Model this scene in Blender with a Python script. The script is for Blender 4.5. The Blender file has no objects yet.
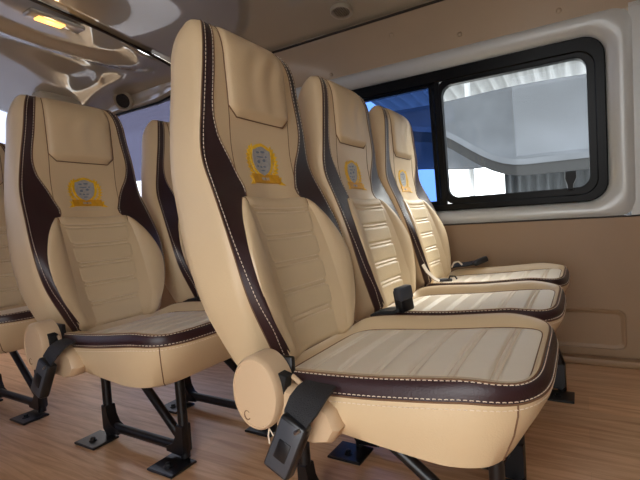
import bpy, bmesh, math, random
import numpy as np
from mathutils import Vector, Matrix
random.seed(7)
sc = bpy.context.scene
col = sc.collection
PI = math.pi

# ------------------------------------------------------------------ materials
def lin(c):
    return tuple(((v/255)/12.92 if v/255 <= .04045 else ((v/255+.055)/1.055)**2.4) for v in c)

def mat(name, rgb, rough=.5, metal=0., bump=0., bscale=300., var=0., vscale=6., coat=0., emit=0., spec=.5, coat_rough=.05):
    m = bpy.data.materials.new(name); m.use_nodes = True
    nt = m.node_tree; b = nt.nodes['Principled BSDF']
    c = lin(rgb)
    b.inputs['Base Color'].default_value = (*c, 1)
    b.inputs['Roughness'].default_value = rough
    b.inputs['Metallic'].default_value = metal
    b.inputs['Specular IOR Level'].default_value = spec
    b.inputs['Coat Weight'].default_value = coat
    b.inputs['Coat Roughness'].default_value = coat_rough
    tc = nt.nodes.new('ShaderNodeTexCoord')
    if var:
        n = nt.nodes.new('ShaderNodeTexNoise'); n.inputs['Scale'].default_value = vscale; n.inputs['Detail'].default_value = 4
        nt.links.new(tc.outputs['Object'], n.inputs['Vector'])
        r = nt.nodes.new('ShaderNodeValToRGB')
        r.color_ramp.elements[0].position = .3; r.color_ramp.elements[1].position = .7
        r.color_ramp.elements[0].color = (*[max(0, v*(1-var)) for v in c], 1)
        r.color_ramp.elements[1].color = (*[min(1, v*(1+var)) for v in c], 1)
        nt.links.new(n.outputs['Fac'], r.inputs['Fac']); nt.links.new(r.outputs['Color'], b.inputs['Base Color'])
    if bump:
        n = nt.nodes.new('ShaderNodeTexNoise'); n.inputs['Scale'].default_value = bscale; n.inputs['Detail'].default_value = 3
        nt.links.new(tc.outputs['Object'], n.inputs['Vector'])
        bp = nt.nodes.new('ShaderNodeBump'); bp.inputs['Strength'].default_value = bump; bp.inputs['Distance'].default_value = .002
        nt.links.new(n.outputs['Fac'], bp.inputs['Height']); nt.links.new(bp.outputs['Normal'], b.inputs['Normal'])
    if emit:
        b.inputs['Emission Color'].default_value = (*c, 1); b.inputs['Emission Strength'].default_value = emit
    return m

M = {}
M['beige'] = mat('beige_leather', (212, 186, 148), .38, bump=.25, bscale=420, var=.035, vscale=5)
M['cream'] = mat('perforated_cream_leather', (218, 194, 156), .36, bump=.5, bscale=700, var=.03, vscale=8)
M['panel'] = mat('pale_perforated_seat_leather', (240, 226, 204), .34, bump=.5, bscale=700, var=.03, vscale=8)
M['brown'] = mat('dark_brown_leather', (50, 29, 31), .34, bump=.3, bscale=420, var=.08)
M['stitch'] = mat('off_white_thread', (232, 214, 190), .7)
M['seam'] = mat('brown_seam_thread', (120, 88, 62), .8)  # brown line colour for seams, piping and the embossed mark
M['gold'] = mat('gold_thread', (240, 190, 30), .45, bump=.6, bscale=900, var=.15, vscale=90)
M['gold_dark'] = mat('ochre_thread', (214, 154, 22), .5, bump=.6, bscale=900, var=.1, vscale=90)
M['silver_thread'] = mat('silver_thread', (168, 164, 160), .4, bump=.5, bscale=900, var=.12, vscale=120)
M['blue_thread'] = mat('slate_blue_thread', (112, 122, 140), .5)
M['beige_plastic'] = mat('beige_plastic', (205, 176, 142), .38, bump=.1, bscale=500)
M['black_plastic'] = mat('black_plastic', (24, 24, 27), .3, bump=.1, bscale=400)
M['black_steel'] = mat('black_painted_steel', (18, 18, 21), .33, bump=.1, bscale=200)
M['webbing'] = mat('black_webbing', (26, 25, 27), .6, bump=.8, bscale=600)
M['steel'] = mat('steel', (170, 172, 176), .3, metal=1)
M['grey_button'] = mat('dark_grey_button', (66, 68, 74), .35)
M['rubber'] = mat('black_window_rubber', (6, 6, 7), .3, spec=.15)
M['dark'] = mat('dark_gap', (10, 10, 10), .8)
M['upper_panel'] = mat('taupe_side_panel', (174, 152, 126), .4, bump=.15, bscale=250, var=.05, vscale=3, coat=.5, coat_rough=.12)
M['lower_panel'] = mat('brown_side_panel', (154, 123, 90), .45, bump=.25, bscale=300, var=.05, vscale=3)
M['trim_silver'] = mat('silver_grey_window_trim', (196, 198, 196), .3, metal=.1, bump=.08, bscale=300)
M['gasket'] = mat('dark_seam_gasket', (46, 36, 28), .6)
M['headliner'] = mat('glossy_taupe_headliner', (186, 177, 156), .25, coat=1., var=.03, vscale=2, coat_rough=.03)
M['headliner'].node_tree.nodes['Principled BSDF'].inputs['Coat IOR'].default_value = 2.6   # still under its glossy protective film
M['warm_lens'] = None
M['concrete'] = mat('outdoor_concrete', (150, 148, 144), .9, bump=.4, bscale=30, var=.1, vscale=2)
M['zinc'] = mat('weathered_corrugated_zinc', (84, 88, 92), .5, metal=.3, var=.12, vscale=3)
M['tarp'] = mat('grey_shade_tarp', (88, 92, 98), .7, var=.2, vscale=2.5)
M['beam'] = mat('dark_grey_beam', (15, 17, 19), .6)
M['white_paint'] = mat('white_painted_steel', (225, 228, 230), .5)
M['wrap'] = mat('cloudy_plastic_wrap', (205, 200, 180), .2, coat=.6, bump=.5, bscale=30)

def floor_mat():
    m = bpy.data.materials.new('wood_vinyl_floor'); m.use_nodes = True
    nt = m.node_tree; b = nt.nodes['Principled BSDF']; L = nt.links
    tc = nt.nodes.new('ShaderNodeTexCoord')
    mp = nt.nodes.new('ShaderNodeMapping'); mp.inputs['Scale'].default_value = (1.6, 22, 1)
    L.new(tc.outputs['Object'], mp.inputs['Vector'])
    n = nt.nodes.new('ShaderNodeTexNoise'); n.inputs['Scale'].default_value = 2.2; n.inputs['Detail'].default_value = 8; n.inputs['Roughness'].default_value = .62; n.inputs['Distortion'].default_value = .9
    L.new(mp.outputs['Vector'], n.inputs['Vector'])
    r = nt.nodes.new('ShaderNodeValToRGB')
    e = r.color_ramp.elements
    e[0].position = .28; e[0].color = (*lin((178, 130, 92)), 1)
    e[1].position = .72; e[1].color = (*lin((228, 188, 148)), 1)
    k = e.new(.5); k.color = (*lin((208, 164, 124)), 1)
    L.new(n.outputs['Fac'], r.inputs['Fac'])
    # plank joints: boards 0.11 m wide running along the van
    br = nt.nodes.new('ShaderNodeTexBrick'); br.offset = .37; br.inputs['Scale'].default_value = 1
    br.inputs['Brick Width'].default_value = .95; br.inputs['Row Height'].default_value = .118
    br.inputs['Mortar Size'].default_value = .0006; br.inputs['Mortar Smooth'].default_value = .4
    br.inputs['Color1'].default_value = (.92, .92, .92, 1); br.inputs['Color2'].default_value = (1.06, 1.04, 1.02, 1); br.inputs['Mortar'].default_value = (.86, .82, .78, 1)
    L.new(tc.outputs['Object'], br.inputs['Vector'])
    mx = nt.nodes.new('ShaderNodeMix'); mx.data_type = 'RGBA'; mx.blend_type = 'MULTIPLY'; mx.inputs['Factor'].default_value = 1
    L.new(r.outputs['Color'], mx.inputs['A']); L.new(br.outputs['Color'], mx.inputs['B'])
    L.new(mx.outputs['Result'], b.inputs['Base Color'])
    b.inputs['Roughness'].default_value = .36
    bp = nt.nodes.new('ShaderNodeBump'); bp.inputs['Strength'].default_value = .12; bp.inputs['Distance'].default_value = .002
    L.new(n.outputs['Fac'], bp.inputs['Height']); L.new(bp.outputs['Normal'], b.inputs['Normal'])
    return m
M['floor'] = floor_mat()

def glass(name, tint, refl=.10):
    m = bpy.data.materials.new(name); m.use_nodes = True
    nt = m.node_tree; nt.nodes.clear(); L = nt.links
    o = nt.nodes.new('ShaderNodeOutputMaterial')
    t = nt.nodes.new('ShaderNodeBsdfTransparent'); t.inputs['Color'].default_value = (*tint, 1)
    g = nt.nodes.new('ShaderNodeBsdfGlossy'); g.inputs['Roughness'].default_value = .02; g.inputs['Color'].default_value = (.9, .95, 1, 1)
    f = nt.nodes.new('ShaderNodeFresnel'); f.inputs['IOR'].default_value = 1.5
    mm = nt.nodes.new('ShaderNodeMath'); mm.operation = 'MULTIPLY_ADD'; mm.inputs[1].default_value = .3; mm.inputs[2].default_value = 0
    L.new(f.outputs[0], mm.inputs[0])
    x = nt.nodes.new('ShaderNodeMixShader')
    L.new(mm.outputs[0], x.inputs[0]); L.new(t.outputs[0], x.inputs[1]); L.new(g.outputs[0], x.inputs[2]); L.new(x.outputs[0], o.inputs['Surface'])
    return m
M['glass'] = glass('clear_glass', (.93, .96, .97))
M['blue_glass'] = glass('blue_film_glass', (.23, .35, .61))
M['smoke_glass'] = glass('smoked_side_glass', (.40, .42, .50))
M['rear_glass'] = glass('pale_rear_glass', (.46, .48, .56))
M['side_glass'] = glass('clear_side_glass', (.74, .75, .80))
M['dark_band'] = glass('added_dark_band', (.20, .20, .25))

def emissive(name, rgb, s):
    m = bpy.data.materials.new(name); m.use_nodes = True
    b = m.node_tree.nodes['Principled BSDF']
    b.inputs['Base Color'].default_value = (*lin(rgb), 1); b.inputs['Roughness'].default_value = .3
    b.inputs['Emission Color'].default_value = (*lin(rgb), 1); b.inputs['Emission Strength'].default_value = s
    return m
M['warm_lens'] = emissive('warm_lamp_lens', (255, 178, 90), 1.6)

# ------------------------------------------------------------------ mesh builder
class MB:
    def __init__(s): s.v = []; s.f = []; s.m = []
    def add(s, vs, fs, mi=0):
        k = len(s.v); s.v += [tuple(map(float, p)) for p in vs]
        s.f += [tuple(i+k for i in f) for f in fs]; s.m += [mi]*len(fs)
        return s
    def grid(s, P, closed=False, mi=0, flip=False, cap0=False, cap1=False):
        r = len(P); c = len(P[0]); vs = [p for row in P for p in row]; fs = []
        for i in range(r-1):
            for j in range(c if closed else c-1):
                q = (i*c+j, i*c+(j+1) % c, (i+1)*c+(j+1) % c, (i+1)*c+j)
                fs.append(q[::-1] if flip else q)
        if cap0: fs.append(tuple(range(c)) if flip else tuple(range(c))[::-1])
        if cap1: fs.append(tuple(range((r-1)*c, r*c))[::-1] if flip else tuple(range((r-1)*c, r*c)))
        return s.add(vs, fs, mi)
    def tube(s, path, r, n=8, mi=0, cap=True):
        path = [Vector(p) for p in path]; rows = []; up = None
        for i, p in enumerate(path):
            t = (path[min(i+1, len(path)-1)]-path[max(i-1, 0)]).normalized()
            if up is None:
                up = Vector((0, 0, 1)) if abs(t.z) < .9 else Vector((1, 0, 0))
            a = (up - t*up.dot(t)).normalized(); b = t.cross(a); up = a
            rr = r[i] if isinstance(r, (list, tuple)) else r
            rows.append([p + a*(rr*math.cos(2*PI*k/n)) + b*(rr*math.sin(2*PI*k/n)) for k in range(n)])
        return s.grid(rows, closed=True, mi=mi, cap0=cap, cap1=cap)
    def ribbon(s, path, side, w, t, mi=0):
        """flat strap: path points, side vectors, width, thickness"""
        rows = []
        path = [Vector(p) for p in path]
        for i, p in enumerate(path):
            tg = (path[min(i+1, len(path)-1)]-path[max(i-1, 0)]).normalized()
            sd = Vector(side[i] if isinstance(side, list) else side); sd = (sd-tg*sd.dot(tg)).normalized()
            nn = tg.cross(sd)
            ww = w[i] if isinstance(w, list) else w
            rows.append([p+sd*(a*ww/2)+nn*(b*t/2) for a, b in ((-1, -1), (1, -1), (1, 1), (-1, 1))])
        return s.grid(rows, closed=True, mi=mi, cap0=True, cap1=True)
    def box(s, c, d, bev=0., rot=None, mi=0, seg=2):
        bm = bmesh.new(); bmesh.ops.create_cube(bm, size=1)
        bmesh.ops.scale(bm, vec=Vector(d), verts=bm.verts)
        if bev: bmesh.ops.bevel(bm, geom=bm.edges[:], offset=bev, segments=seg, affect='EDGES', profile=.5)
        T = Matrix.Translation(Vector(c)) @ (rot.to_4x4() if rot is not None else Matrix.Identity(4))
        bm.transform(T); bm.verts.index_update()
        s.add([v.co[:] for v in bm.verts], [[v.index for v in f.verts] for f in bm.faces], mi); bm.free()
        return s
    def prism(s, outline, fn, t0, t1, bev=0., mi=0):
        """2-D outline extruded from t0 to t1; fn(u, v, t) -> 3-D; edge eased by bev"""
        n = len(outline); cu = sum(p[0] for p in outline)/n; cv = sum(p[1] for p in outline)/n
        def ring(k, t): return [fn(cu+(u-cu)*k, cv+(v-cv)*k, t) for u, v in outline]
        ext = max(max(abs(u-cu) for u, v in outline), max(abs(v-cv) for u, v in outline))
        k = 1-bev/ext
        rows = [ring(k, t0), ring(1, t0+(bev if t1 > t0 else -bev)), ring(1, t1-(bev if t1 > t0 else -bev)), ring(k, t1)] if bev else [ring(1, t0), ring(1, t1)]
        return s.grid(rows, closed=True, mi=mi, cap0=True, cap1=True)
    def lathe(s, prof, o, ax, n=32, mi=0):
        ax = Vector(ax).normalized(); a = ax.orthogonal().normalized(); b = ax.cross(a); o = Vector(o)
        rows = [[o+ax*h+(a*math.cos(2*PI*k/n)+b*math.sin(2*PI*k/n))*r for k in range(n)] for r, h in prof]
        return s.grid(rows, closed=True, mi=mi, cap0=True, cap1=True)
    def build(s, name, mats, parent=None, off=(0, 0, 0), smooth=True, angle=40):
        me = bpy.data.meshes.new(name)
        o3 = Vector(off)
        me.from_pydata([tuple(Vector(v)+o3) for v in s.v], [], s.f); me.update()
        if not isinstance(mats, (list, tuple)): mats = [mats]
        for m in mats: me.materials.append(m)
        me.polygons.foreach_set('material_index', s.m)
        bm = bmesh.new(); bm.from_mesh(me); bmesh.ops.recalc_face_normals(bm, faces=bm.faces)
        if smooth:
            for f in bm.faces: f.smooth = True
            for e in bm.edges:
                if len(e.link_faces) == 2 and e.calc_face_angle(0) > math.radians(angle): e.smooth = False
        bm.to_mesh(me); bm.free()
        o = bpy.data.objects.new(name, me); col.objects.link(o)
        if parent: o.parent = parent
        return o

def tag(o, label=None, cat=None, group=None, kind=None):
    if label: o['label'] = label
    if cat: o['category'] = cat
    if group: o['group'] = group
    if kind: o['kind'] = kind
    return o
def empty(name, loc):
    o = bpy.data.objects.new(name, None); o.location = loc; o.empty_display_size = .1; col.objects.link(o); return o
def struct(o, label=None, cat=None):
    o['kind'] = 'structure'; return tag(o, label, cat)

def table(xs, ys):
    """smooth (Catmull-Rom) interpolation of a table"""
    xs = list(xs); ys = list(ys)
    def f(x):
        if x <= xs[0]: return ys[0]
        if x >= xs[-1]: return ys[-1]
        i = max(k for k in range(len(xs)-1) if xs[k] <= x)
        h = xs[i+1]-xs[i]; t = (x-xs[i])/h
        m0 = (ys[i+1]-ys[i-1])/(xs[i+1]-xs[i-1])*h if i > 0 else (ys[1]-ys[0])
        m1 = (ys[i+2]-ys[i])/(xs[i+2]-xs[i])*h if i+2 < len(xs) else (ys[-1]-ys[-2])
        return (2*t**3-3*t*t+1)*ys[i]+(t**3-2*t*t+t)*m0+(-2*t**3+3*t*t)*ys[i+1]+(t**3-t*t)*m1
    return f
def sst(t): t = min(1, max(0, t)); return t*t*(3-2*t)

# ------------------------------------------------------------------ the passenger seat
OFF = (.3, 0, 0)             # seat parts are drawn with the front edge near x = 0, the Empty sits 0.3 m behind it
REC = math.radians(13.3)
HINGE = Vector((-.487, 0, .36)); UP = Vector((-math.sin(REC), 0, math.cos(REC))); FW = Vector((math.cos(REC), 0, math.sin(REC)))
def BT(y, b, d): return HINGE+UP*b+FW*d+Vector((0, y, 0))
yo = table([0, .06, .15, .25, .345, .43, .515, .60, .68, .735], [.128, .158, .194, .205, .198, .188, .176, .160, .148, .134])
sw = table([0, .06, .15, .25, .43, .55, .735], [.036, .028, .015, .008, .006, .010, .022])   # how far the side swells past the stripe
yi = table([0, .05, .10, .16, .22, .28, .315, .36, .39, .43, .47, .515, .60, .735], [.112, .140, .164, .178, .176, .152, .124, .092, .100, .116, .138, .146, .132, .114])
yb = table([0, .05, .10, .16, .22, .28, .32, .345], [.118, .146, .170, .184, .181, .160, .136, .114])
ys_ = table([0, .15, .345], [.088, .098, .110])
dep = table([0, .2, .43, .52, .735], [.065, .090, .095, .106, .10])
bend = table([0, .20, .345, .43, .515, .62, .735], [-.012, -.014, -.020, -.019, .006, .030, .056])   # S-curve of the back
dci = table([0, .15, .345, .43, .6, .735], [.0, .0, .0, -.004, .0, -.008])
dyi = table([0, .08, .18, .26, .32, .36, .43, .515, .735], [.034, .046, .050, .040, .024, .010, .008, .0, -.006])
dyo = table([0, .15, .26, .345, .43, .515, .735], [.008, .028, .032, .022, .006, -.003, -.008])
def SF(y, b):
    a = abs(y); i = yi(b); o = yo(b)
    if a < i: return dci(b)+(dyi(b)-dci(b))*sst(a/i)
    return dyi(b)+(dyo(b)-dyi(b))*min(1.3, (a-i)/(o-i))**1.5
def capped(y, b, d):
    q = math.sqrt(max(0, 1-((b-.628)/.08)**2)) if b > .628 else 1
    if b < .03: q = min(q, math.sqrt(max(0, 1-((.03-b)/.03)**2))*.75+.25)
    dm = -.048
    return BT(y*(1-.16*(1-q)), b, dm+(d-dm)*q+bend(b))
def SP(y, b, extra=0): return capped(y, b, SF(y, b)+extra)
BS = [i*.628/44 for i in range(45)]+[.628+.08*math.sin(PI/2*k/12) for k in range(1, 13)]

def dashes(mb, pts, n, r=.0007, L=.005, gap=.003, mi=0):
    """running stitch along a polyline"""
    pts = [Vector(p) for p in pts]; acc = 0; seg = []
    ln = [0]
    for a, b in zip(pts, pts[1:]): ln.append(ln[-1]+(b-a).length)
    def at(s):
        s = min(max(s, 0), ln[-1]); i = 0
        while i < len(ln)-2 and ln[i+1] < s: i += 1
        h = ln[i+1]-ln[i]; return pts[i].lerp(pts[i+1], (s-ln[i])/h if h else 0)
    s = 0
    while s < ln[-1]-L:
        mb.tube([at(s), at(s+L/2)+Vector(n)*.0004, at(s+L)], r, n=4, mi=mi); s += L+gap

def make_backrest(root):
    sh = MB(); stripes = [MB(), MB()]
    NF = 10
    rows = [[SP(-yi(b)+2*yi(b)*k/(2*NF), b) for k in range(2*NF+1)] for b in BS]
    sh.grid(rows)
    for sgn, st in ((-1, stripes[0]), (1, stripes[1])):
        st.grid([[SP(sgn*(yi(b)+(yo(b)-yi(b))*k/8), b, .0005) for k in range(9)] for b in BS])
        # flank and back
        rows = []
        for b in BS:
            o = yo(b); D = dep(b)
            w_ = sw(b); e_ = dyo(b)
            ctl = [(o, e_), (o+w_*.45, e_-.006), (o+w_*.8, e_-.018), (o+w_, -D*.42), (o+w_+.001, -D*.62), (o+w_-.002, -D*.8), (o+w_-.016, -D+.006), (o-.05, -D), (o*.4, -D-.004), (0, -D-.005)]
            rows.append([capped(sgn*y, b, d) for y, d in ctl])
        sh.grid(rows)
    sh.add([SP(y, BS[0]) for y in (-.1, 0, .1)]+[capped(0, BS[0], -.1)], [(0, 1, 2, 3)])
    # seams, piping and running stitches
    for sgn in (-1, 1):
        stt = stripes[0 if sgn < 0 else 1]
        dashes(stt, [SP(sgn*(yo(b)-.006), b, .0018) for b in BS[1:-3]], FW, mi=1)
        dashes(stt, [SP(sgn*(yi(b)+.004), b, .0016) for b in BS[25:-4]], FW, mi=1)
        sh.tube([SP(sgn*yo(b), b, .0004) for b in BS[:-1]], .0014, n=5, mi=1)
        sh.tube([SP(sgn*yi(b), b, .0004) for b in BS[24:-1]], .0012, n=5, mi=1)
        sh.tube([SP(sgn*(.102+.002*t), .535-.14*t, .0002) for t in [k/8 for k in range(9)]], .0010, n=5, mi=1)
        sh.tube([SP(sgn*(.080+.022*t), .512+.02*t, .001) for t in (0, .25, .5, .75, 1)], .0014, n=5, mi=1)
        sh.tube([SP(sgn*.1025, .532+.168*k/20, .001) for k in range(21)], .0012, n=5, mi=1)
    sh.tube([SP(-.080+.160*k/16, .5125, .001) for k in range(17)], .0014, n=5, mi=1)
    back = sh.build('backrest', [M['beige'], M['seam']], root, OFF)
    for st in stripes: st.build('trim_stripe', [M['brown'], M['stitch']], back, OFF)
    # headrest pad: raised, puckered
    hb0, hb1 = .512, .7005
    nu, nv = 40, 34
    rows = []
    for j in range(nv+1):
        v = j/nv; b = hb0+(hb1-hb0)*(v**.8 if v < 1 else 1); row = []
        hw = .102-.022*max(0, 1-(b-hb0)/.02)
        for i in range(nu+1):
            u = -1+2*i/nu
            e = (1-abs(u)**9)**.5*(1-(1-min(1, (b-hb0)/.016))**2)**.5
            wr = .0026*math.sin(9*u+2.2*math.sin(5*v))*math.sin(PI*min(1, max(0, v*1.05)))*(.5+.5*math.sin(3*u+1))
            row.append(SP(u*hw, b, -.002+e*(.015+wr)))
        rows.append(row)
    MB().grid(rows).build('headrest_pad', M['beige'], back, OFF)
    # lower insert: centre panel with channels + two side bolsters
    lines = [.315, .257, .199, .141, .083]
    def thick(b): return (1-(1-min(1, max(0, (.347-b)/.022)))**2)**.5
    def groove(b): return sum(.0032*math.exp(-((b-l-s)/.0032)**2) for l in lines for s in (-.005, .005))
    def ins(y, b, g=True):
        a = abs(y); s = ys_(b); o = yb(b)
        if a <= s: d = .017+.010*(a/s)**2-(groove(b) if g else 0)-.006*sst((a-s+.006)/.006)
        else:
            t = (a-s)/max(1e-4, o-s); edge = SF(o, b)+.006
            d0 = .021; d = d0+(edge-d0)*t**.8+.010*math.sin(PI*t)*min(1, (o-s)/.05)
            d -= .010*max(0, (t-.9)/.1)**2
        base = SF(y, b)-.003
        return capped(y, b, base+(d-base)*thick(b))
    bb = [.347*i/150 for i in range(151)]
    lp = MB().grid([[ins(-ys_(b)+2*ys_(b)*k/22, b) for k in range(23)] for b in bb])
    for sgn in (-1, 1): lp.tube([ins(sgn*ys_(b), b)+FW*.0006 for b in bb[::4]], .0014, n=5, mi=2)
    for l in lines:
        for s in (-.005, .005): dashes(lp, [ins(-.094+.188*k/20, l+s)+FW*.0004 for k in range(21)], FW, r=.0007, mi=1)
    lp.build('lumbar_panel', [M['cream'], M['stitch'], M['seam']], back, OFF)
    for sgn in (-1, 1):
        bo = MB().grid([[ins(sgn*(ys_(b)+(yb(b)-ys_(b))*k/16), b) for k in range(17)] for b in bb[::3]])
        bo.tube([ins(sgn*yb(b)*.998, b)+FW*.0004 for b in bb[::4]], .0013, n=5, mi=1)
        bo.build('side_bolster', [M['beige'], M['seam']], back, OFF)
    make_emblem(back)

def make_emblem(back):
    cb = .425
    def E(u, v, t=0): return SP(u*1.08, cb+v, t)
    em = MB()
    def patch(outline, t, mi):
        # small embroidered patch: top face + rim following the cover
        em.prism(outline, lambda u, v, tt: E(u, v, tt), -.001, t, mi=mi)
    def fan(outline, t, mi):
        n = len(outline); cu = sum(p[0] for p in outline)/n; cv = sum(p[1] for p in outline)/n
        rows = [[E(cu+(u-cu)*k, cv+(v-cv)*k, t-(.001+t if k > 1 else 0)) for u, v in outline] for k in (.02, .4, .75, 1, 1.02)]
        em.grid(rows, closed=True, mi=mi, cap0=True)
    half = [(0, .044), (.012, .041), (.022, .036), (.030, .034), (.032, .020), (.031, .004), (.026, -.010), (.016, -.021), (.0, -.029)]
    half = [(u*1.14, .006+(v-.006)*1.06) for u, v in half]
    shield = half+[(-u, v) for u, v in half[-2:0:-1]]
    fan(shield, .0018, 0)
    fan([(u*.80, .006+(v-.006)*.83) for u, v in shield], .0026, 2)
    # illegible crest embroidery in the shield
    rnd = random.Random(3)
    for (u, v, w, h) in [(-.012, .026, .010, .004), (.004, .028, .012, .004), (-.004, .017, .020, .003), (.008, .010, .008, .006), (-.010, .006, .009, .007), (-.015, -.004, .007, .003), (-.004, -.005, .006, .004), (.007, -.004, .008, .003), (.014, .018, .005, .004), (0, -.013, .012, .003)]:
        o = [(u+w/2*math.cos(k*PI/4)*(1+.3*rnd.random()), v+h/2*math.sin(k*PI/4)*(1+.3*rnd.random())) for k in range(8)]
        fan(o, .0031, 3)
    # laurel leaves
    for sgn in (-1, 1):
        for k in range(10):
            t = k/9; ang = math.radians(-60+104*t)
            cu = .0395*math.cos(ang)*(.98+.10*t); cv = .004+.038*math.sin(ang)
            da = ang+math.radians(34)
            for off, ln in ((-.25, .015), (.75, .014)):
                a = da-off
                o = []
                for q in range(8):
                    p = 2*PI*q/8; lu = ln/2*math.cos(p); lv = .0021*math.sin(p)
                    o.append((sgn*(cu+(lu+ln*.3)*math.cos(a)-lv*math.sin(a)), cv+(lu+ln*.3)*math.sin(a)+lv*math.cos(a)))
                fan(o, .0016+.0003*(k % 2), 0)
    # ribbon
    fan([(-.058, -.048), (-.040, -.046), (-.038, -.030), (-.052, -.028), (-.046, -.038)], .0014, 0)
    fan([(.058, -.048), (.040, -.046), (.038, -.030), (.052, -.028), (.046, -.038)], .0014, 0)
    rib = [(-.043+.086*k/10, -.044+.002*math.sin(PI*k/10)) for k in range(11)]+[(.043-.086*k/10, -.023+.002*math.sin(PI*k/10)) for k in range(11)]
    fan(rib, .0026, 1)
    for k in range(5): fan([(-.010+.005*k+.0017*math.cos(q*PI/3), -.0325+.004*math.sin(q*PI/3)) for q in range(6)], .0031, 2 if k != 2 else 3)
    tag(em.build('emblem', [M['gold'], M['gold_dark'], M['silver_thread'], M['blue_thread']], back, OFF), 'embroidered gold laurel emblem with grey shield and ribbon')

CX, CA, CB = -.272, .236, .221
def cloop(da, db, n, N=176):
    a = CA-da; b = CB-db; out = []
    for k in range(N):
        t = 2*PI*(k+.5)/N; c, s = math.cos(t), math.sin(t)
        r = (abs(c/a)**n+abs(s/b)**n)**(-1/n)
        out.append((CX+r*c, r*s))
    return out
def front(x): return sst((x+.17)/.13)
def side(x, y): return sst((abs(y)-.135)/.06)*sst((-.05-x)/.10)
def make_cushion(root):
    def low(x): return -.028+.10*max(0, -.17-x)+.040*sst((x+.13)/.09)**1.5
    # inset front/back, inset sides, roundness, height, follow of the lower edge / of the top shape
    spec = [(.11, .07, 4, .320, 1, 0), (.066, .032, 4, .311, 1, 0), (.046, .014, 4.2, .321, 1, 0), (.020, .003, 4.2, .343, .4, .3), (.008, .0, 4.2, .362, 0, .6), (.006, .002, 4.3, .377, 0, .8)]
    def tz(x, y): return -.002*front(x)+.012*side(x, y)+.008*sst((-x-.25)/.2)
    def tilt(x): return .012-.105*max(0, -.06-x)
    def L(q): return [Vector((x, y, q[3]+low(x)*q[4]+tz(x, y)*q[5]+tilt(x)*sst(q[5]/.6))) for x, y in cloop(*q[:3])]
    cu = MB(); cu.grid([L(q) for q in spec], closed=True, cap0=True)
    band = [(.006, .002, 4.3, .377, 0, .8), (.008, .0035, 4.6, .387, 0, .9), (.012, .008, 5.2, .396, 0, 1), (.020, .016, 6, .402, 0, 1)]
    bl = MB().grid([L(q) for q in band], closed=True)
    up = [(.020, .016, 6, .402, 0, 1), (.023, .025, 6.4, .403, 0, 1), (.026, .036, 7, .4005, 0, .9), (.029, .050, 8, .396, 0, .75), (.032, .060, 9, .390, 0, .6)]
    cu.grid([L(q) for q in up], closed=True)
    da, db, n = .032, .060, 9
    a, b = CA-da, CB-db
    lines = [-.115-.062*k for k in range(6)]
    def pz(x, y, e): return .390+tilt(x)+.6*tz(x, y)+.010*(1-e**5)-sum(.0055*math.exp(-((x-l-s-.10*y*y)/.0030)**2) for l in lines for s in (-.005, .005))*(1-e**10)
    rows = []
    for i in range(171):
        x = CX-a+2*a*i/170
        hw = b*max(0, 1-abs((x-CX)/a)**n)**(1/n)
        rows.append([Vector((x, hw*(-1+2*j/30), pz(x, hw*(-1+2*j/30), max(abs(-1+2*j/30), abs((x-CX)/a))))) for j in range(31)])
    pn = MB().grid(rows)
    ring = L(up[-1]); pn.tube(ring+[ring[0]], .0016, n=5, mi=2)
    for l in lines:
        for s in (-.005, .005):
            w = b*.92
            dashes(pn, [Vector((l+s+.10*y*y, y, pz(l+s+.10*y*y, y, .55)+.0003)) for y in [w*(-1+2*k/20) for k in range(21)]], (0, 0, 1), r=.0008, mi=1)
    def ringst(mb, q, o, mi):
        r_ = [p+Vector((math.copysign(o[0], p.x-CX), math.copysign(o[0], p.y), o[1])) for p in L(q)]; dashes(mb, r_+[r_[0]], (0, 0, 1), mi=mi)
    ringst(bl, (.0068, .0026, 4.4, .3808, 0, .85), (.0006, .0), 1)
    ringst(bl, (.016, .0125, 5.6, .4, 0, 1), (0, .001), 1)
    ringst(cu, (.0068, .001, 4.25, .3700, 0, .7), (.0008, 0), 2)
    for q, r_ in ((up[0], .0014), (band[0], .0014)):
        ring = L(q); cu.tube(ring+[ring[0]], r_, n=5, mi=1)
    # front-corner seams of the skirt
    for sg in (-1, 1):
        ln = []; q = L(spec[4]); k = max(range(len(q)), key=lambda i: q[i].x+sg*1.05*q[i].y)
        for q_ in spec[1:]: ln.append(L(q_)[k]+Vector((.0004, sg*.0004, 0)))
        cu.tube(ln, .0012, n=5, mi=1)
    cushion = cu.build('seat_cushion', [M['beige'], M['seam'], M['stitch']], root, OFF)
    bl.build('trim_band', [M['brown'], M['stitch']], cushion, OFF)
    pn.build('seat_panel', [M['panel'], M['stitch'], M['seam']], cushion, OFF)

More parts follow.
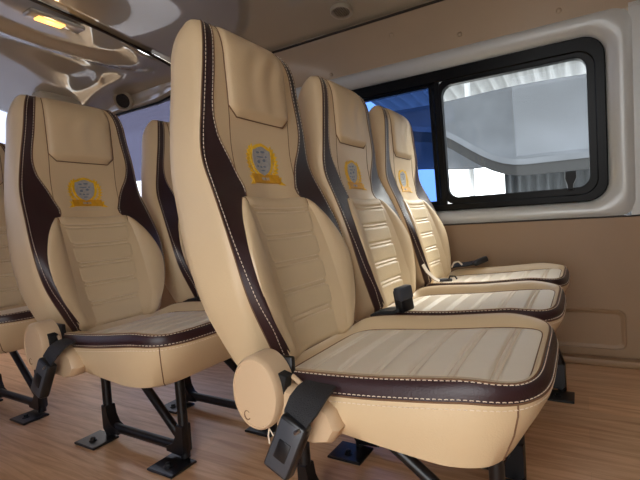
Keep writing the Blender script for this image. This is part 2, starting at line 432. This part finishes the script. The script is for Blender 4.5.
def make_recliner(root):
    X, Z, Y = -.452, .372, -.213
    mb = MB()
    # disc, slightly taller than wide, axis across the van
    n = 40; rows = []
    for k_, y in ((.80, .0), (1, .0), (1, -.036), (.985, -.043), (.93, -.0475), (.885, -.048), (.875, -.0465), (.5, -.0485), (.02, -.049)):
        rows.append([Vector((X+.046*k_*math.cos(2*PI*i/n), Y+y, Z+.060*k_*math.sin(2*PI*i/n))) for i in range(n)])
    mb.grid(rows, closed=True, cap0=True, cap1=True)
    # arm running forward under the strap
    out = [(-.425, .382), (-.385, .380), (-.352, .372), (-.326, .354), (-.316, .328), (-.328, .308), (-.36, .300), (-.40, .303), (-.43, .316)]
    mb.prism(out, lambda u, v, t: Vector((u, t, v)), Y+.01, Y-.030, bev=.008)
    cov = mb.build('recliner_cover', M['beige_plastic'], root, OFF)
    s = MB(); s.box((X+.040, Y-.022, Z+.016), (.020, .020, .032), .002, Matrix.Rotation(.25, 3, 'Y')); s.build('lever_slot', M['dark'], cov, OFF)
    m = MB(); m.tube([Vector((X-.016+.006*math.cos(a), Y-.0475, Z-.036+.0075*math.sin(a))) for a in [math.radians(40+28*k) for k in range(11)]], .001, n=5)
    m.build('embossed_mark', M['seam'], cov, OFF)
    m = MB(); m.tube([(X+.012, Y-.03, Z-.060), (X+.011, Y-.032, Z-.072), (X+.013, Y-.033, Z-.084)], .0014, n=5)
    m.tube([(X+.012, Y-.03, Z-.060), (X+.020, Y-.031, Z-.070), (X+.030, Y-.032, Z-.070)], .0011, n=5)
    m.build('loose_thread', M['stitch'], cov, OFF)
    p = MB(); p.tube([(-.400, Y-.012, .396), (-.383, Y-.018, .390), (-.370, Y-.022, .385)], .004, n=8); p.build('lever_pin', M['beige_plastic'], cov, OFF)
    h = MB(); h.box((-.43, -.205, .385), (.04, .012, .07), .004); h.build('hinge_plate', M['black_steel'], root, OFF)

def make_buckle(root):
    y = -.252
    st = MB()
    path = [Vector((-.348, -.226, .391)), Vector((-.350, -.248, .386)), Vector((-.357, -.264, .371)), Vector((-.364, -.272, .356)), Vector((-.368, -.276, .340))]
    st.ribbon(path, [Vector((1, 0, 0))]*5, [.056, .058, .056, .046, .036], .004)
    R = Matrix.Rotation(.42, 3, 'Y') @ Matrix.Rotation(-.10, 3, 'X')
    c = Vector((-.380, -.277, .313))
    b = MB(); b.box(c, (.046, .024, .088), .006, R, seg=3)
    bk = b.build('seat_belt_buckle', M['black_plastic'], root, OFF)
    st.build('strap', M['webbing'], bk, OFF)
    f = MB(); f.box(c+R @ Vector((0, -.0105, .0)), (.040, .004, .078), .0018, R); f.build('buckle_face', M['grey_button'], bk, OFF)
    f = MB(); f.box(c+R @ Vector((0, -.0128, -.004)), (.021, .003, .030), .0013, R); f.build('release_button', M['black_plastic'], bk, OFF)
    f = MB(); f.tube([c+R @ Vector((.008, -.012, .031)), c+R @ Vector((.014, -.013, .040))], .003, n=8); f.build('rivet', M['steel'], bk, OFF)

def make_standing_buckle(root):
    R = Matrix.Rotation(-.10, 3, 'Y') @ Matrix.Rotation(.10, 3, 'X') @ Matrix.Rotation(-.5, 3, 'Z')
    c = Vector((-.385, -.205, .428))
    b = MB(); b.box(c, (.026, .042, .056), .005, R, seg=3)
    bk = b.build('seat_belt_buckle', M['black_plastic'], root, OFF)
    f = MB(); f.box(c+R @ Vector((.004, 0, .018)), (.024, .0435, .034), .005, R); f.build('release_button', M['grey_button'], bk, OFF)
    f = MB(); f.ribbon([Vector((-.47, -.20, .385)), Vector((-.44, -.20, .396)), Vector((-.405, -.203, .399)), Vector((-.388, -.205, .408))], Vector((0, 1, 0)), .042, .008)
    f.build('strap', M['webbing'], bk, OFF)
    f = MB(); f.ribbon([Vector((-.475, -.150, .385)), Vector((-.44, -.165, .396)), Vector((-.41, -.175, .401))], Vector((.2, 1, 0)), .020, .004); f.build('anchor_tab', M['black_steel'], bk, OFF)

def make_frame(root, yl, rear, front, lean=.002):
    ft = MB(); r = .0135
    Z0 = .018
    fr = MB()
    fr.tube([(rear+.01, yl, Z0+.020), (rear+.06, yl, Z0+.018), (front-.06, yl, Z0+.018), (front-.005, yl, Z0+.020)], r, n=12)
    bar = fr.build('leg_frame', M['black_steel'], root, OFF)
    MB().tube([(rear, yl, .012), (rear, yl, .10), (rear, yl, .315)], r, n=12).build('leg', M['black_steel'], bar, OFF)
    MB().tube([(front, yl, .012), (front, yl, .10), (front-lean, yl, .290)], r, n=12).build('leg', M['black_steel'], bar, OFF)
    MB().tube([(rear+.055, yl+.002, .305), (rear+.11, yl+.002, .262), (front-.008, yl+.002, .055)], r*.92, n=12).build('brace', M['black_steel'], bar, OFF)
    # curved gussets where the bar meets the legs
    for x, s in ((rear, 1), (front, -1)):
        g = MB()
        o = [(x+s*.012, .105), (x+s*.017, .075), (x+s*.032, .050), (x+s*.06, .036), (x+s*.06, .022), (x, .018), (x-s*.012, .03), (x-s*.012, .105)]
        g.prism(o, lambda u, v, t: Vector((u, t, v)), yl-.016, yl+.016, bev=.003)
        g.build('gusset', M['black_steel'], bar, OFF)
    for x in (rear, front):
        p = MB(); cx = x-.012; cy = yl-.038
        o = [(cx+.052*math.cos(a)*min(1/max(abs(math.cos(a)), 1e-6), 1/max(abs(math.sin(a)), 1e-6))*.93, cy+.046*math.sin(a)*min(1/max(abs(math.cos(a)), 1e-6), 1/max(abs(math.sin(a)), 1e-6))*.93) for a in [2*PI*k/32 for k in range(32)]]
        p.prism(o, lambda u, v, t: Vector((u, v, t)), .0005, .0085, bev=.002)
        p.lathe([(.012, .008), (.012, .011), (.010, .0115)], (cx, cy-.012, 0), (0, 0, 1), 16)
        p.lathe([(.0075, .011), (.0075, .018), (.006, .019)], (cx, cy-.012, 0), (0, 0, 1), 6)
        p.build('foot_plate', M['black_steel'], bar, OFF)

def make_rails(root):
    for x in (-.42, -.18):
        r = MB(); r.box((x, 0, .317), (.03, .36, .022), .003); r.build('seat_rail', M['black_steel'], root, OFF)

def make_wall_belt(root):
    b = MB(); R = Matrix.Rotation(.5, 3, 'Z') @ Matrix.Rotation(-.35, 3, 'Y')
    b.box((-.365, .205, .425), (.06, .026, .022), .005, R)
    bk = b.build('seat_belt_buckle', M['black_plastic'], root, OFF)
    f = MB(); f.ribbon([Vector((-.49, .19, .402)), Vector((-.46, .19, .410)), Vector((-.42, .195, .413)), Vector((-.385, .20, .420))], Vector((.1, 1, .3)), .04, .005); f.build('strap', M['webbing'], bk, OFF)
    f = MB(); f.tube([(-.475, .165, .404), (-.462, .162, .424), (-.445, .165, .428), (-.432, .172, .414)], .004, n=6); tag(f.build('belt_loop', M['stitch'], bk, OFF), 'cream webbing loop')

def make_clip(root):
    c = MB(); R = Matrix.Rotation(.3, 3, 'Z')
    c.box((-.415, -.165, .402), (.05, .022, .010), .003, R)
    ck = c.build('seat_belt_clip', M['black_plastic'], root, OFF)
    f = MB(); f.tube([(-.40, -.172, .404), (-.395, -.168, .416), (-.38, -.162, .415), (-.375, -.158, .405)], .003, n=6); f.build('clip_loop', M['black_plastic'], ck, OFF)
    f = MB(); f.ribbon([Vector((-.475, -.212, .462)), Vector((-.462, -.208, .437)), Vector((-.44, -.20, .411)), Vector((-.425, -.195, .402))], Vector((.5, 1, 0)), .014, .003); tag(f.build('strap', M['stitch'], ck, OFF), 'cream strap')

def make_seat(kind, rear=-.545, front=-.14, yl=0., lean=.002):
    root = empty('passenger_seat', (0, 0, 0))
    make_cushion(root); make_backrest(root)
    make_rails(root)
    make_frame(root, yl, rear, front, lean)
    if kind == 'aisle': make_recliner(root); make_buckle(root)
    if kind == 'middle': make_standing_buckle(root)
    if kind == 'window': make_clip(root); make_wall_belt(root)
    return root
def children(o): return [c for c in list(col.objects) if c.parent == o]
def copy_tree(o, parent=None):
    c = o.copy(); col.objects.link(c); c.parent = parent
    for ch in children(o): copy_tree(ch, c)
    return c

Y1, P = .781, .45
GR = 'beige leather passenger seats in rows'
def put(o, x, y, label):
    o.location = (x-.3, y, 0); tag(o, label, 'seat', GR)
aisle = make_seat('aisle', yl=.0); put(aisle, 0, Y1, 'nearest and largest beige seat with brown trim, black buckle hanging from its near side')
mid = make_seat('middle', yl=-.175); put(mid, 0, Y1+P, 'middle beige seat in the row of three, upright black belt buckle beside it')
win = make_seat('window', yl=-.03, front=-.075, lean=.06); put(win, 0, Y1+2*P, 'beige seat against the window wall, farthest of the row of three')
DL = .712; DLL = 1.455
def frame_of(o): return [c for c in children(o) if c.name.startswith('leg_frame')][0]
l1 = copy_tree(aisle)
for c in [frame_of(l1)]:
    for g in children(c): bpy.data.objects.remove(g)
    bpy.data.objects.remove(c)
make_frame(l1, .0, -.585, -.245)
put(l1, -DL, Y1+.022, 'beige seat standing alone at left behind the big row, buckle hanging at its side')
l2 = copy_tree(mid); put(l2, -DL, Y1+.022+P, 'beige seat half hidden between the left seat and the big nearest seat')
ll1 = copy_tree(l1); put(ll1, -DLL, Y1+.022, 'beige seat cut off by the left edge of the photo, rearmost row')

# ------------------------------------------------------------------ the van body
WX0, WX1 = -3.30, 1.6
def wy(z): return 2.03-.085*max(0, z-.58)
# floor
f = MB(); f.box(((WX0+1.6)/2, .80, -.02), (1.6-WX0, 2.50, .04)); struct(f.build('floor', M['floor']))
# lower side panel
def wall_strip(zs, x0, x1, nx=2, bulge=0):
    rows = []
    for z in zs: rows.append([Vector((x0+(x1-x0)*k/nx, wy(z), z)) for k in range(nx+1)])
    return rows
w = MB()
ox = .05
def slab(mb, zs, x0, x1):
    fr = wall_strip(zs, x0, x1); bk = [[p+Vector((0, ox, 0)) for p in r] for r in fr]
    mb.grid([r for r in fr]+[r for r in bk[::-1]]+[fr[0]])
slab(w, [0, .2, .4, .575], WX0, WX1)
wall = struct(w.build('wall_right', M['lower_panel'], angle=30))
# stepped plinth along the floor
pl = MB(); pl.box(((WX0+WX1)/2, 2.005, .014), (WX1-WX0, .05, .028), .006); struct(pl.build('baseboard_right', M['lower_panel']))
# pressed pocket panel in the lower wall
def rrect(x0, z0, x1, z1, r, n=8):
    pts = []
    for cx, cz, a0 in ((x1-r, z1-r, 0), (x0+r, z1-r, 90), (x0+r, z0+r, 180), (x1-r, z0+r, 270)):
        for k in range(n+1):
            a = math.radians(a0+90*k/n); pts.append((cx+r*math.cos(a), cz+r*math.sin(a)))
    return pts
pk = MB()
rows = []
for ins_, dy in ((0, .001), (.004, -.006), (.010, -.006), (.016, -.001), (.02, -.001)):
    rows.append([Vector((x, wy(z)+dy, z)) for x, z in rrect(-.34+ins_, .055+ins_, .135-ins_, .215-ins_, .028-ins_*.5)])
pk.grid(rows, closed=True, cap1=True); struct(pk.build('trim_1', M['lower_panel']))
# panel joint under the window
pj = MB(); pj.tube([(WX0, wy(.578)-.001, .577), (WX1, wy(.578)-.001, .577)], .0035, n=6); struct(pj.build('trim_2', M['gasket']))

# window surround: silver trim moulded around the black frame
FX0, FX1, FZ0, FZ1 = -1.28, .093, .642, 1.262     # black frame outer
TX0, TX1, TZ0, TZ1 = FX0-.07, FX1+.085, .578, 1.336
t = MB(); rows = []
for k, dy, r in ((0, .002, .06), (.10, -.006, .075), (.30, -.012, .085), (.55, -.010, .09), (.8, .0, .085), (.95, .012, .08), (1, .022, .075)):
    x0 = TX0+(FX0-TX0)*k; x1 = TX1+(FX1-TX1)*k; z0 = TZ0+(FZ0-TZ0)*k; z1 = TZ1+(FZ1-TZ1)*k
    rows.append([Vector((x, wy(z)+dy, z)) for x, z in rrect(x0, z0, x1, z1, r, 10)])
t.grid(rows, closed=True); struct(t.build('trim_3', M['trim_silver']))
# wall beside and above the trim
slabs = MB()
slab(slabs, [.575, .8, 1.1, 1.34], TX1-.012, WX1)
struct(slabs.build('wall_right_pillar', M['trim_silver']))
slabs = MB()
slab(slabs, [1.325, 1.40, 1.48, 1.552], -2.0, WX1)
struct(slabs.build('wall_right_upper', M['upper_panel']))
slabs = MB(); slab(slabs, [.575, .8, 1.1, 1.33], -1.62, TX0+.012); struct(slabs.build('wall_right_post', M['upper_panel']))
# dents / fixings in the upper panel
fx = MB()
for x, z in ((-.42, 1.385), (-1.05, 1.355), (-.05, 1.375), (-.72, 1.46)):
    fx.lathe([(.010, -.004), (.010, .001), (.007, .004), (.003, .0045)], (x, wy(z)+.0, z), (0, -1, 0), 16)
struct(fx.build('trim_4', M['upper_panel']))

# black sliding window: frame, two panes, divider bars, latch
win_root = struct(empty('window_1', ((FX0+FX1)/2, wy(.64), FZ0)))
def wbuild(mb, name, m): return mb.build(name, m, win_root, -Vector(win_root.location))
def ring(outer, inner, dy0, dy1, mb, bev=.004):
    o = rrect(*outer); i = rrect(*inner)
    e = lambda L, d, s=0: [Vector((x, wy(z)+d, z)) for x, z in L]
    c = ((inner[0]+inner[2])/2, (inner[1]+inner[3])/2)
    i2 = rrect(inner[0]-bev, inner[1]-bev, inner[2]+bev, inner[3]+bev, inner[4]+bev)
    o2 = rrect(outer[0]+bev, outer[1]+bev, outer[2]-bev, outer[3]-bev, max(.002, outer[4]-bev))
    mb.grid([e(o, dy1), e(o, dy0+bev), e(o2, dy0), e(i2, dy0), e(i, dy0+bev), e(i, dy1), e(o, dy1)], closed=True)
fr = MB(); ring((FX0, FZ0, FX1, FZ1, .075), (FX0+.042, FZ0+.030, FX1-.035, FZ1-.050, .060), .004, .05, fr)
wbuild(fr, 'window_frame', M['rubber'])
DV = -.535
fi = MB(); ring((DV-.005, FZ0+.028, FX1-.028, FZ1-.044, .05), (DV+.016, FZ0+.058, FX1-.060, FZ1-.068, .045), .012, .048, fi, .003)
wbuild(fi, 'sash_frame', M['rubber'])
fi = MB(); ring((FX0+.035, FZ0+.028, DV+.004, FZ1-.044, .03), (FX0+.06, FZ0+.046, DV-.022, FZ1-.060, .02), .026, .052, fi, .003)
wbuild(fi, 'sash_frame', M['rubber'])
dvb = MB()
for x, y in ((DV-.002, .010), (DV-.034, .024)):
    dvb.grid([[Vector((x+a, wy(z)+y+b, z)) for a, b in ((-.009, 0), (.009, 0), (.009, .02), (-.009, .02))] for z in (FZ0+.03, .95, FZ1-.05)], closed=True, cap0=True, cap1=True)
wbuild(dvb, 'divider_bar', M['rubber'])
def pane(x0, x1, z0, z1, dy, name, m):
    p = MB(); p.grid([[Vector((x, wy(z)+dy+o, z)) for x, z, o in ((x0, za, 0), (x1, za, 0), (x1, za, .004), (x0, za, .004))] for za in (z0, z1)], closed=True, cap0=True, cap1=True)
    return wbuild(p, name, m)
pane(DV, FX1-.04, FZ0+.04, FZ1-.05, .026, 'window_pane', M['glass'])
tag(pane(FX0+.045, DV-.012, FZ0+.036, FZ1-.05, .036, 'window_pane', M['blue_glass']), 'blue tinted pane')
la = MB()
la.prism([(-.052, .765), (-.012, .765), (-.012, .740), (-.024, .712), (-.026, .690), (-.044, .690), (-.046, .712), (-.054, .740)], lambda u, v, t: Vector((u, wy(v)+t, v)), .02, -.012, bev=.004)
wbuild(la, 'latch', M['rubber'])

# ceiling: glossy moulded headliner, front and rear sections
cz = table([-.45, -.30, 0, .6, 1.3, 1.65, 1.80, 1.90, 1.97, 2.0, 2.03], [1.40, 1.56, 1.65, 1.69, 1.650, 1.609, 1.582, 1.562, 1.548, 1.542, 1.535])
cyl = [-.45, -.38, -.3, -.2, -.1, 0]+[.1*k for k in range(1, 17)]+[1.65, 1.7, 1.75, 1.8, 1.84, 1.87, 1.90, 1.93, 1.96, 1.98, 2.0, 2.015]
def ceil_front(x, y):
    z = cz(y)
    z += .010*math.sin(2.1*x+.7)*math.sin(1.9*y+.4)+.011*math.sin(5.3*x-2.1*y)*sst((1.75-y)/.3)
    return z
SX = -1.985
xs = [SX+.06*k for k in range(60)]
c = MB(); c.grid([[Vector((x, y, ceil_front(x, y) if y < 1.8 else ceil_front(x, y)*(1-sst((y-1.8)/.2))+cz(y)*sst((y-1.8)/.2))) for y in cyl] for x in xs])
def solidify(o, th):
    md = o.modifiers.new('thick', 'SOLIDIFY'); md.thickness = th; md.offset = 1
ce = struct(c.build('ceiling', M['headliner'])); solidify(ce, .012)
def gauss(a, s): return math.exp(-(a/s)**2)
def ceil_rear(x, y):
    z = cz(y)-.012-.10*sst((-2.35-x)/.95)
    # moulded oval ring around the lamp
    e = math.sqrt(((x+2.12)/.24)**2+((y-1.16)/.52)**2)
    z += -.022*gauss(e-1, .13)+.012*sst((.95-e)/.3)
    # spine toward the rear
    sp = gauss(y-1.40-.25*(-2.35-x), .20)*sst((-2.40-x)/.15)
    z += -.035*sp
    z -= .018*gauss(y-1.76, .07)*sst((-2.2-x)/.2)
    z += .006*math.sin(7*x+3*y)*sst((-2.45-x)/.2)
    return z
xs = [SX-.010-.022*k for k in range(60)]
c = MB(); c.grid([[Vector((x, y, ceil_rear(x, y))) for y in [-.45+.035*k for k in range(71)]] for x in xs])
ce2 = struct(c.build('ceiling_rear', M['headliner'])); solidify(ce2, .012)
# dark gasket across the roof between the two sections
g = MB(); g.tube([(SX-.005, y, cz(y)-.010) for y in cyl], .008, n=8); struct(g.build('trim_5', M['gasket']))
g = MB(); g.tube([(SX, wy(1.545)-.004, 1.541), (-1.2, wy(1.545)-.004, 1.541), (WX1, wy(1.545)-.004, 1.541)], .006, n=8); struct(g.build('trim_6', M['gasket']))

# rear quarter above / around the rear side window
q = MB(); rows = []
for k in range(31):
    x = -2.0-1.3*k/30
    z0 = 1.455+.045*sst((x+2.35)/.35)-.03*sst((-2.7-x)/.4)
    rows.append([Vector((x, 2.0-.02-.012*0, z0-.0)), Vector((x, 1.955, z0+.004)), Vector((x, 1.925, z0+.02)), Vector((x, 1.915, z0+.06)), Vector((x, 1.92, z0+.10)), Vector((x, 1.90, z0+.16)), Vector((x, 1.86, z0+.20))])
q.grid(rows); qo = struct(q.build('wall_right_cornice', M['headliner'])); solidify(qo, .01)
qg = MB(); qg.tube([r[1]+Vector((0, -.004, -.004)) for r in rows], .007, n=8); struct(qg.build('trim_7', M['rubber']))
# rear side window
w2 = struct(empty('window_2', (-2.4, 1.97, .72)))
def w2b(mb, n, m): return mb.build(n, m, w2, -Vector(w2.location))
m_ = MB(); ring((-3.2, .64, -1.66, 1.50, .07), (-3.14, .70, -1.72, 1.47, .06), .0, .05, m_); w2b(m_, 'window_frame', M['rubber'])
m_ = MB(); m_.box((-2.43, 2.01, .835), (1.5, .005, .31)); w2b(m_, 'window_pane', M['side_glass'])
m_ = MB(); m_.box((-2.43, 2.01, 1.235), (1.5, .005, .49)); tag(w2b(m_, 'window_pane', M['dark_band']), 'dark upper band added to the rear side window')  # added band: darkens the gap, pane below stays clear for ceiling reflections
slabs = MB(); slab(slabs, [.575, .66], -3.3, -1.62); struct(slabs.build('wall_right_sill', M['lower_panel']))
# rear wall with its window
rw = MB(); rw.box((WX0-.02, .80, .50), (.04, 2.5, 1.0), .004); struct(rw.build('wall_rear', M['upper_panel']))
w3 = struct(empty('window_3', (WX0, .8, 1.0)))
def w3b(mb, n, m): return mb.build(n, m, w3, -Vector(w3.location))
m_ = MB()
m_.box((WX0, .8, 1.02), (.04, 2.4, .05), .006); m_.box((WX0, .8, 1.60), (.04, 2.4, .05), .006); m_.box((WX0, .8, 1.31), (.045, .09, .56), .006)
for y in (-.36, 1.96): m_.box((WX0, y, 1.31), (.04, .08, .56), .006)
w3b(m_, 'window_frame', M['upper_panel'])
for y in (.22, 1.38):
    m_ = MB(); m_.box((WX0, y, 1.31), (.005, 1.07, .54)); w3b(m_, 'window_pane', M['rear_glass'])
# near side body behind the open sliding door
nb = MB(); nb.box((-1.91, -.47, .36), (2.80, .05, .80), .004); struct(nb.build('wall_left', M['lower_panel']))
nb = MB(); nb.box((-1.91, -.46, 1.375), (2.80, .05, .23), .004); struct(nb.build('wall_left_upper', M['upper_panel']))
for x, wd in ((-.77, .52), (-2.05, .12), (-3.22, .16)):
    nb = MB(); nb.box((x, -.46, 1.01), (wd, .05, .52), .004); struct(nb.build('wall_left_post', M['upper_panel']))
for x0, x1, nm in ((-3.14, -2.11, 'window_4'), (-1.99, -1.01, 'window_5')):
    nb = MB(); nb.box(((x0+x1)/2, -.46, 1.01), (x1-x0, .006, .50)); struct(nb.build(nm, M['smoke_glass']))
nb = MB(); nb.box((1.58, .80, .80), (.04, 2.5, 1.60), .004); struct(nb.build('wall_front_blocker', M['upper_panel']))  # unseen solid bulkhead, added to block light from the front
nb = MB(); nb.box((.93, -.47, .70), (1.28, .05, 1.4), .004); struct(nb.build('wall_left_front', M['lower_panel']))  # unseen; its rear edge is set to narrow the doorway's light
# ceiling lamp, vent, speaker, wrapped unit
lm = MB(); lx, ly, lz = -2.055, 1.165, cz(1.165)-.03
lamp = empty('ceiling_lamp', (lx, ly, lz)); tag(lamp, 'small oblong ceiling lamp glowing warm orange at the rear roof', 'lamp')
lb = MB(); lb.box((0, .02, 0), (.075, .25, .022), .010, seg=3); lb.build('lamp_housing', M['headliner'], lamp)
lb = MB(); lb.box((0, -.005, -.012), (.045, .12, .012), .005, seg=3); lb.build('lamp_lens', M['warm_lens'], lamp)
def pl_light(loc, e, colr, size):
    L = bpy.data.lights.new('lamp_glow', 'POINT'); L.energy = e; L.color = colr; L.shadow_soft_size = size
    o = bpy.data.objects.new('lamp_glow', L); o.location = loc; col.objects.link(o); return o
pl_light((lx, ly, lz-.05), .25, (1, .62, .3), .03)

def round_grille(name, loc, ax, R, label, cat, slats, mats):
    root = empty(name, loc); tag(root, label, cat)
    ax = Vector(ax).normalized(); a = Vector((1, 0, 0)); a = (a-ax*a.dot(ax)).normalized(); b = ax.cross(a)
    k = MB().lathe([(R*.72, -.004), (R*.72, .004), (R*.78, .009), (R*.92, .010), (R, .004), (R, -.006)], (0, 0, 0), ax, 40)
    k.build('bezel', mats[0], root)
    k = MB().lathe([(R*.735, -.006), (R*.735, -.001)], (0, 0, 0), ax, 32); k.build('grille_back', mats[1], root)
    if slats:
        for i in range(-3, 4):
            o = i*R*.19; h = math.sqrt(max(.0001, (R*.70)**2-o*o))
            m_ = MB().ribbon([a*o-b*h+ax*.003, a*o+b*h+ax*.003], ax+a*.2, .006, .0042); m_.build('louvre', mats[2], root)
    else:
        m_ = MB()
        for i in range(-6, 7):
            o = i*R*.10; h = math.sqrt(max(.0001, (R*.70)**2-o*o))
            m_.tube([a*o-b*h+ax*.002, a*o+b*h+ax*.002], .0013, n=5); m_.tube([b*o-a*h+ax*.002, b*o+a*h+ax*.002], .0013, n=5)
        m_.build('grille_mesh', mats[2], root)
    return root
M['vent_trim'] = mat('pale_vent_bezel', (178, 168, 148), .35)
M['louvre'] = mat('dark_louvre', (150, 136, 116), .5)
M['mesh_dark'] = mat('dark_speaker_mesh', (62, 56, 50), .5)
vy = 1.83; vz = cz(vy); sl = (cz(vy+.02)-cz(vy-.02))/.04
round_grille('air_vent', (-.905, vy, vz-.002), (0, sl, -1), .052, 'round louvred air vent on the ceiling edge above the seats', 'vent', True, [M['vent_trim'], M['dark'], M['louvre']])
round_grille('speaker', (-2.57, 1.882, 1.505), (.35, -.85, -.45), .066, 'round dark speaker grille in the rear corner cornice', 'speaker', False, [M['vent_trim'], M['dark'], M['mesh_dark']])
# lumpy wrapped unit under the rear roof
u_ = MB(); rows = []
for i in range(25):
    v = i/24; row = []
    for j in range(40):
        a = 2*PI*j/40
        r = (abs(math.cos(a))**4+abs(math.sin(a))**4)**-.25
        s = math.sin(PI*min(1, max(0, v*1.0)))**.25 if 0 < v < 1 else .02
        nz = 1+.05*math.sin(5*a+9*v)+.04*math.sin(11*a-14*v)
        row.append(Vector((.075*r*s*math.cos(a)*nz, -.15+.30*v, .055*r*s*math.sin(a)*nz)))
    rows.append(row)
u_.grid(rows, closed=True, cap0=True, cap1=True)
uo = u_.build('wrapped_unit', M['wrap']); uo.location = (-2.86, 1.62, 1.505); uo.rotation_euler = (0, 0, .12)
tag(uo, 'crinkled plastic wrapped unit under the rear roof above the left seat', 'fixture')

# ------------------------------------------------------------------ outside
gd = MB(); gd.box((-1, 3, -.46), (40, 40, .1)); struct(gd.build('ground', M['concrete']))
def corr(x0, x1, n, fn, pitch, amp, th=.004):
    rows = []
    k = int((x1-x0)/pitch*8)
    for t_ in n:
        rows.append([fn(x0+(x1-x0)*i/k, t_, amp*math.sin(2*PI*i/8)) for i in range(k+1)])
    return rows
# shelter roof of corrugated sheet
shel = empty('outdoor_shelter', (0, 0, 0)); tag(shel, 'outdoor shelter with corrugated roof and grey hanging tarp seen through the window', 'shelter')
r = MB(); r.grid(corr(-2.6, 3.5, [0, .5, 1], lambda x, t_, a: Vector((x, 4.6+2.2*t_, 2.43-.18*t_+a)), .17, .03))
M['roof_sheet'] = mat('galvanised_roof_sheet', (150, 154, 158), .5, var=.08)
ro = r.build('roof_sheet', M['roof_sheet'], shel); solidify(ro, .004)
# corrugated fence
r = MB(); r.grid(corr(-.86, 2.2, [0, .5, 1], lambda x, t_, a: Vector((x, 6.3+a, -.41+1.72*t_)), .11, .018))
fo = r.build('corrugated_fence', M['zinc']); solidify(fo, .003); tag(fo, 'grey corrugated metal fence seen through the clear window pane', 'fence')
# hanging shade tarp
r = MB(); rows = []
for j in range(21):
    t_ = j/20; row = []
    for i in range(61):
        x = -2.6+4.6*i/60
        sag = .10*math.sin((x+5)/7*PI*3)**2
        row.append(Vector((x, 5.35+.06*math.sin(3*x+2*t_)+.10*math.sin(PI*t_), 1.95-(.80+sag*.8)*t_+.10*sst((-.9-x)/.8)*t_)))
    rows.append(row)
r.grid(rows); ta = r.build('shade_tarp', M['tarp'], shel); solidify(ta, .004)
# sagging beam
b = MB()
pth = [Vector((x, 5.15, 1.02+.50*sst((-.45-x)/1.1)**1.3+.25*max(0, -1.55-x))) for x in [2-.1*k for k in range(47)]]
b.ribbon(pth, Vector((0, 0, 1)), .11, .05); b.build('beam', M['beam'], shel)
b = MB(); b.ribbon([p+Vector((0, -.03, .085)) for p in pth], Vector((0, 0, 1)), .06, .02); b.build('tarp_hem', M['tarp'], shel)
b = MB(); b.tube([(-1.16, 5.7, -.41), (-1.16, 5.7, 2.33)], .035, n=12); b.lathe([(.06, 0), (.06, .012), (.04, .02)], (-1.16, 5.7, -.41), (0, 0, 1), 16); b.build('post', M['white_paint'], shel)
b = MB(); b.tube([(-6, 5.0, .70), (2.5, 5.0, .775)], .022, n=10)
for x in (-5.5, -3.2, .9, 2.3): b.tube([(x, 5.0, -.41), (x, 5.0, .72+.009*(x+6))], .02, n=8)
tag(b.build('guard_rail', M['white_paint']), 'low white guard rail outside the window', 'railing')

# ------------------------------------------------------------------ light
W = bpy.data.worlds.new('day'); sc.world = W; W.use_nodes = True
nt = W.node_tree; bg = nt.nodes['Background']
bg.inputs['Color'].default_value = (.97, .98, 1, 1); bg.inputs['Strength'].default_value = 3.0

S = bpy.data.lights.new('sun', 'SUN'); S.energy = 4; S.angle = math.radians(22); S.color = (1, .95, .87)
so = bpy.data.objects.new('sun', S); so.rotation_euler = Vector((-.34, -.70, -.64)).to_track_quat('-Z', 'Y').to_euler(); col.objects.link(so)

# ------------------------------------------------------------------ camera
yaw, pit, rol = math.radians(30.936), math.radians(-2.69), math.radians(-3.732)
F = Vector((-math.sin(yaw)*math.cos(pit), math.cos(yaw)*math.cos(pit), math.sin(pit)))
R = Vector((math.cos(yaw), math.sin(yaw), 0)); U = R.cross(F)
R2 = math.cos(rol)*R+math.sin(rol)*U; U2 = -math.sin(rol)*R+math.cos(rol)*U
cd = bpy.data.cameras.new('camera'); cam = bpy.data.objects.new('camera', cd); col.objects.link(cam)
cd.sensor_width = 36; cd.lens = 438.46/640*36; cd.clip_start = .02; cd.clip_end = 200
mw = Matrix((R2, U2, -F)).transposed().to_4x4(); mw.translation = Vector((0, 0, .64)); cam.matrix_world = mw
sc.camera = cam
vs = sc.view_settings
vs.view_transform = 'Standard'; vs.look = 'None'; vs.gamma = 1; vs.exposure = .78; vs.use_curve_mapping = False
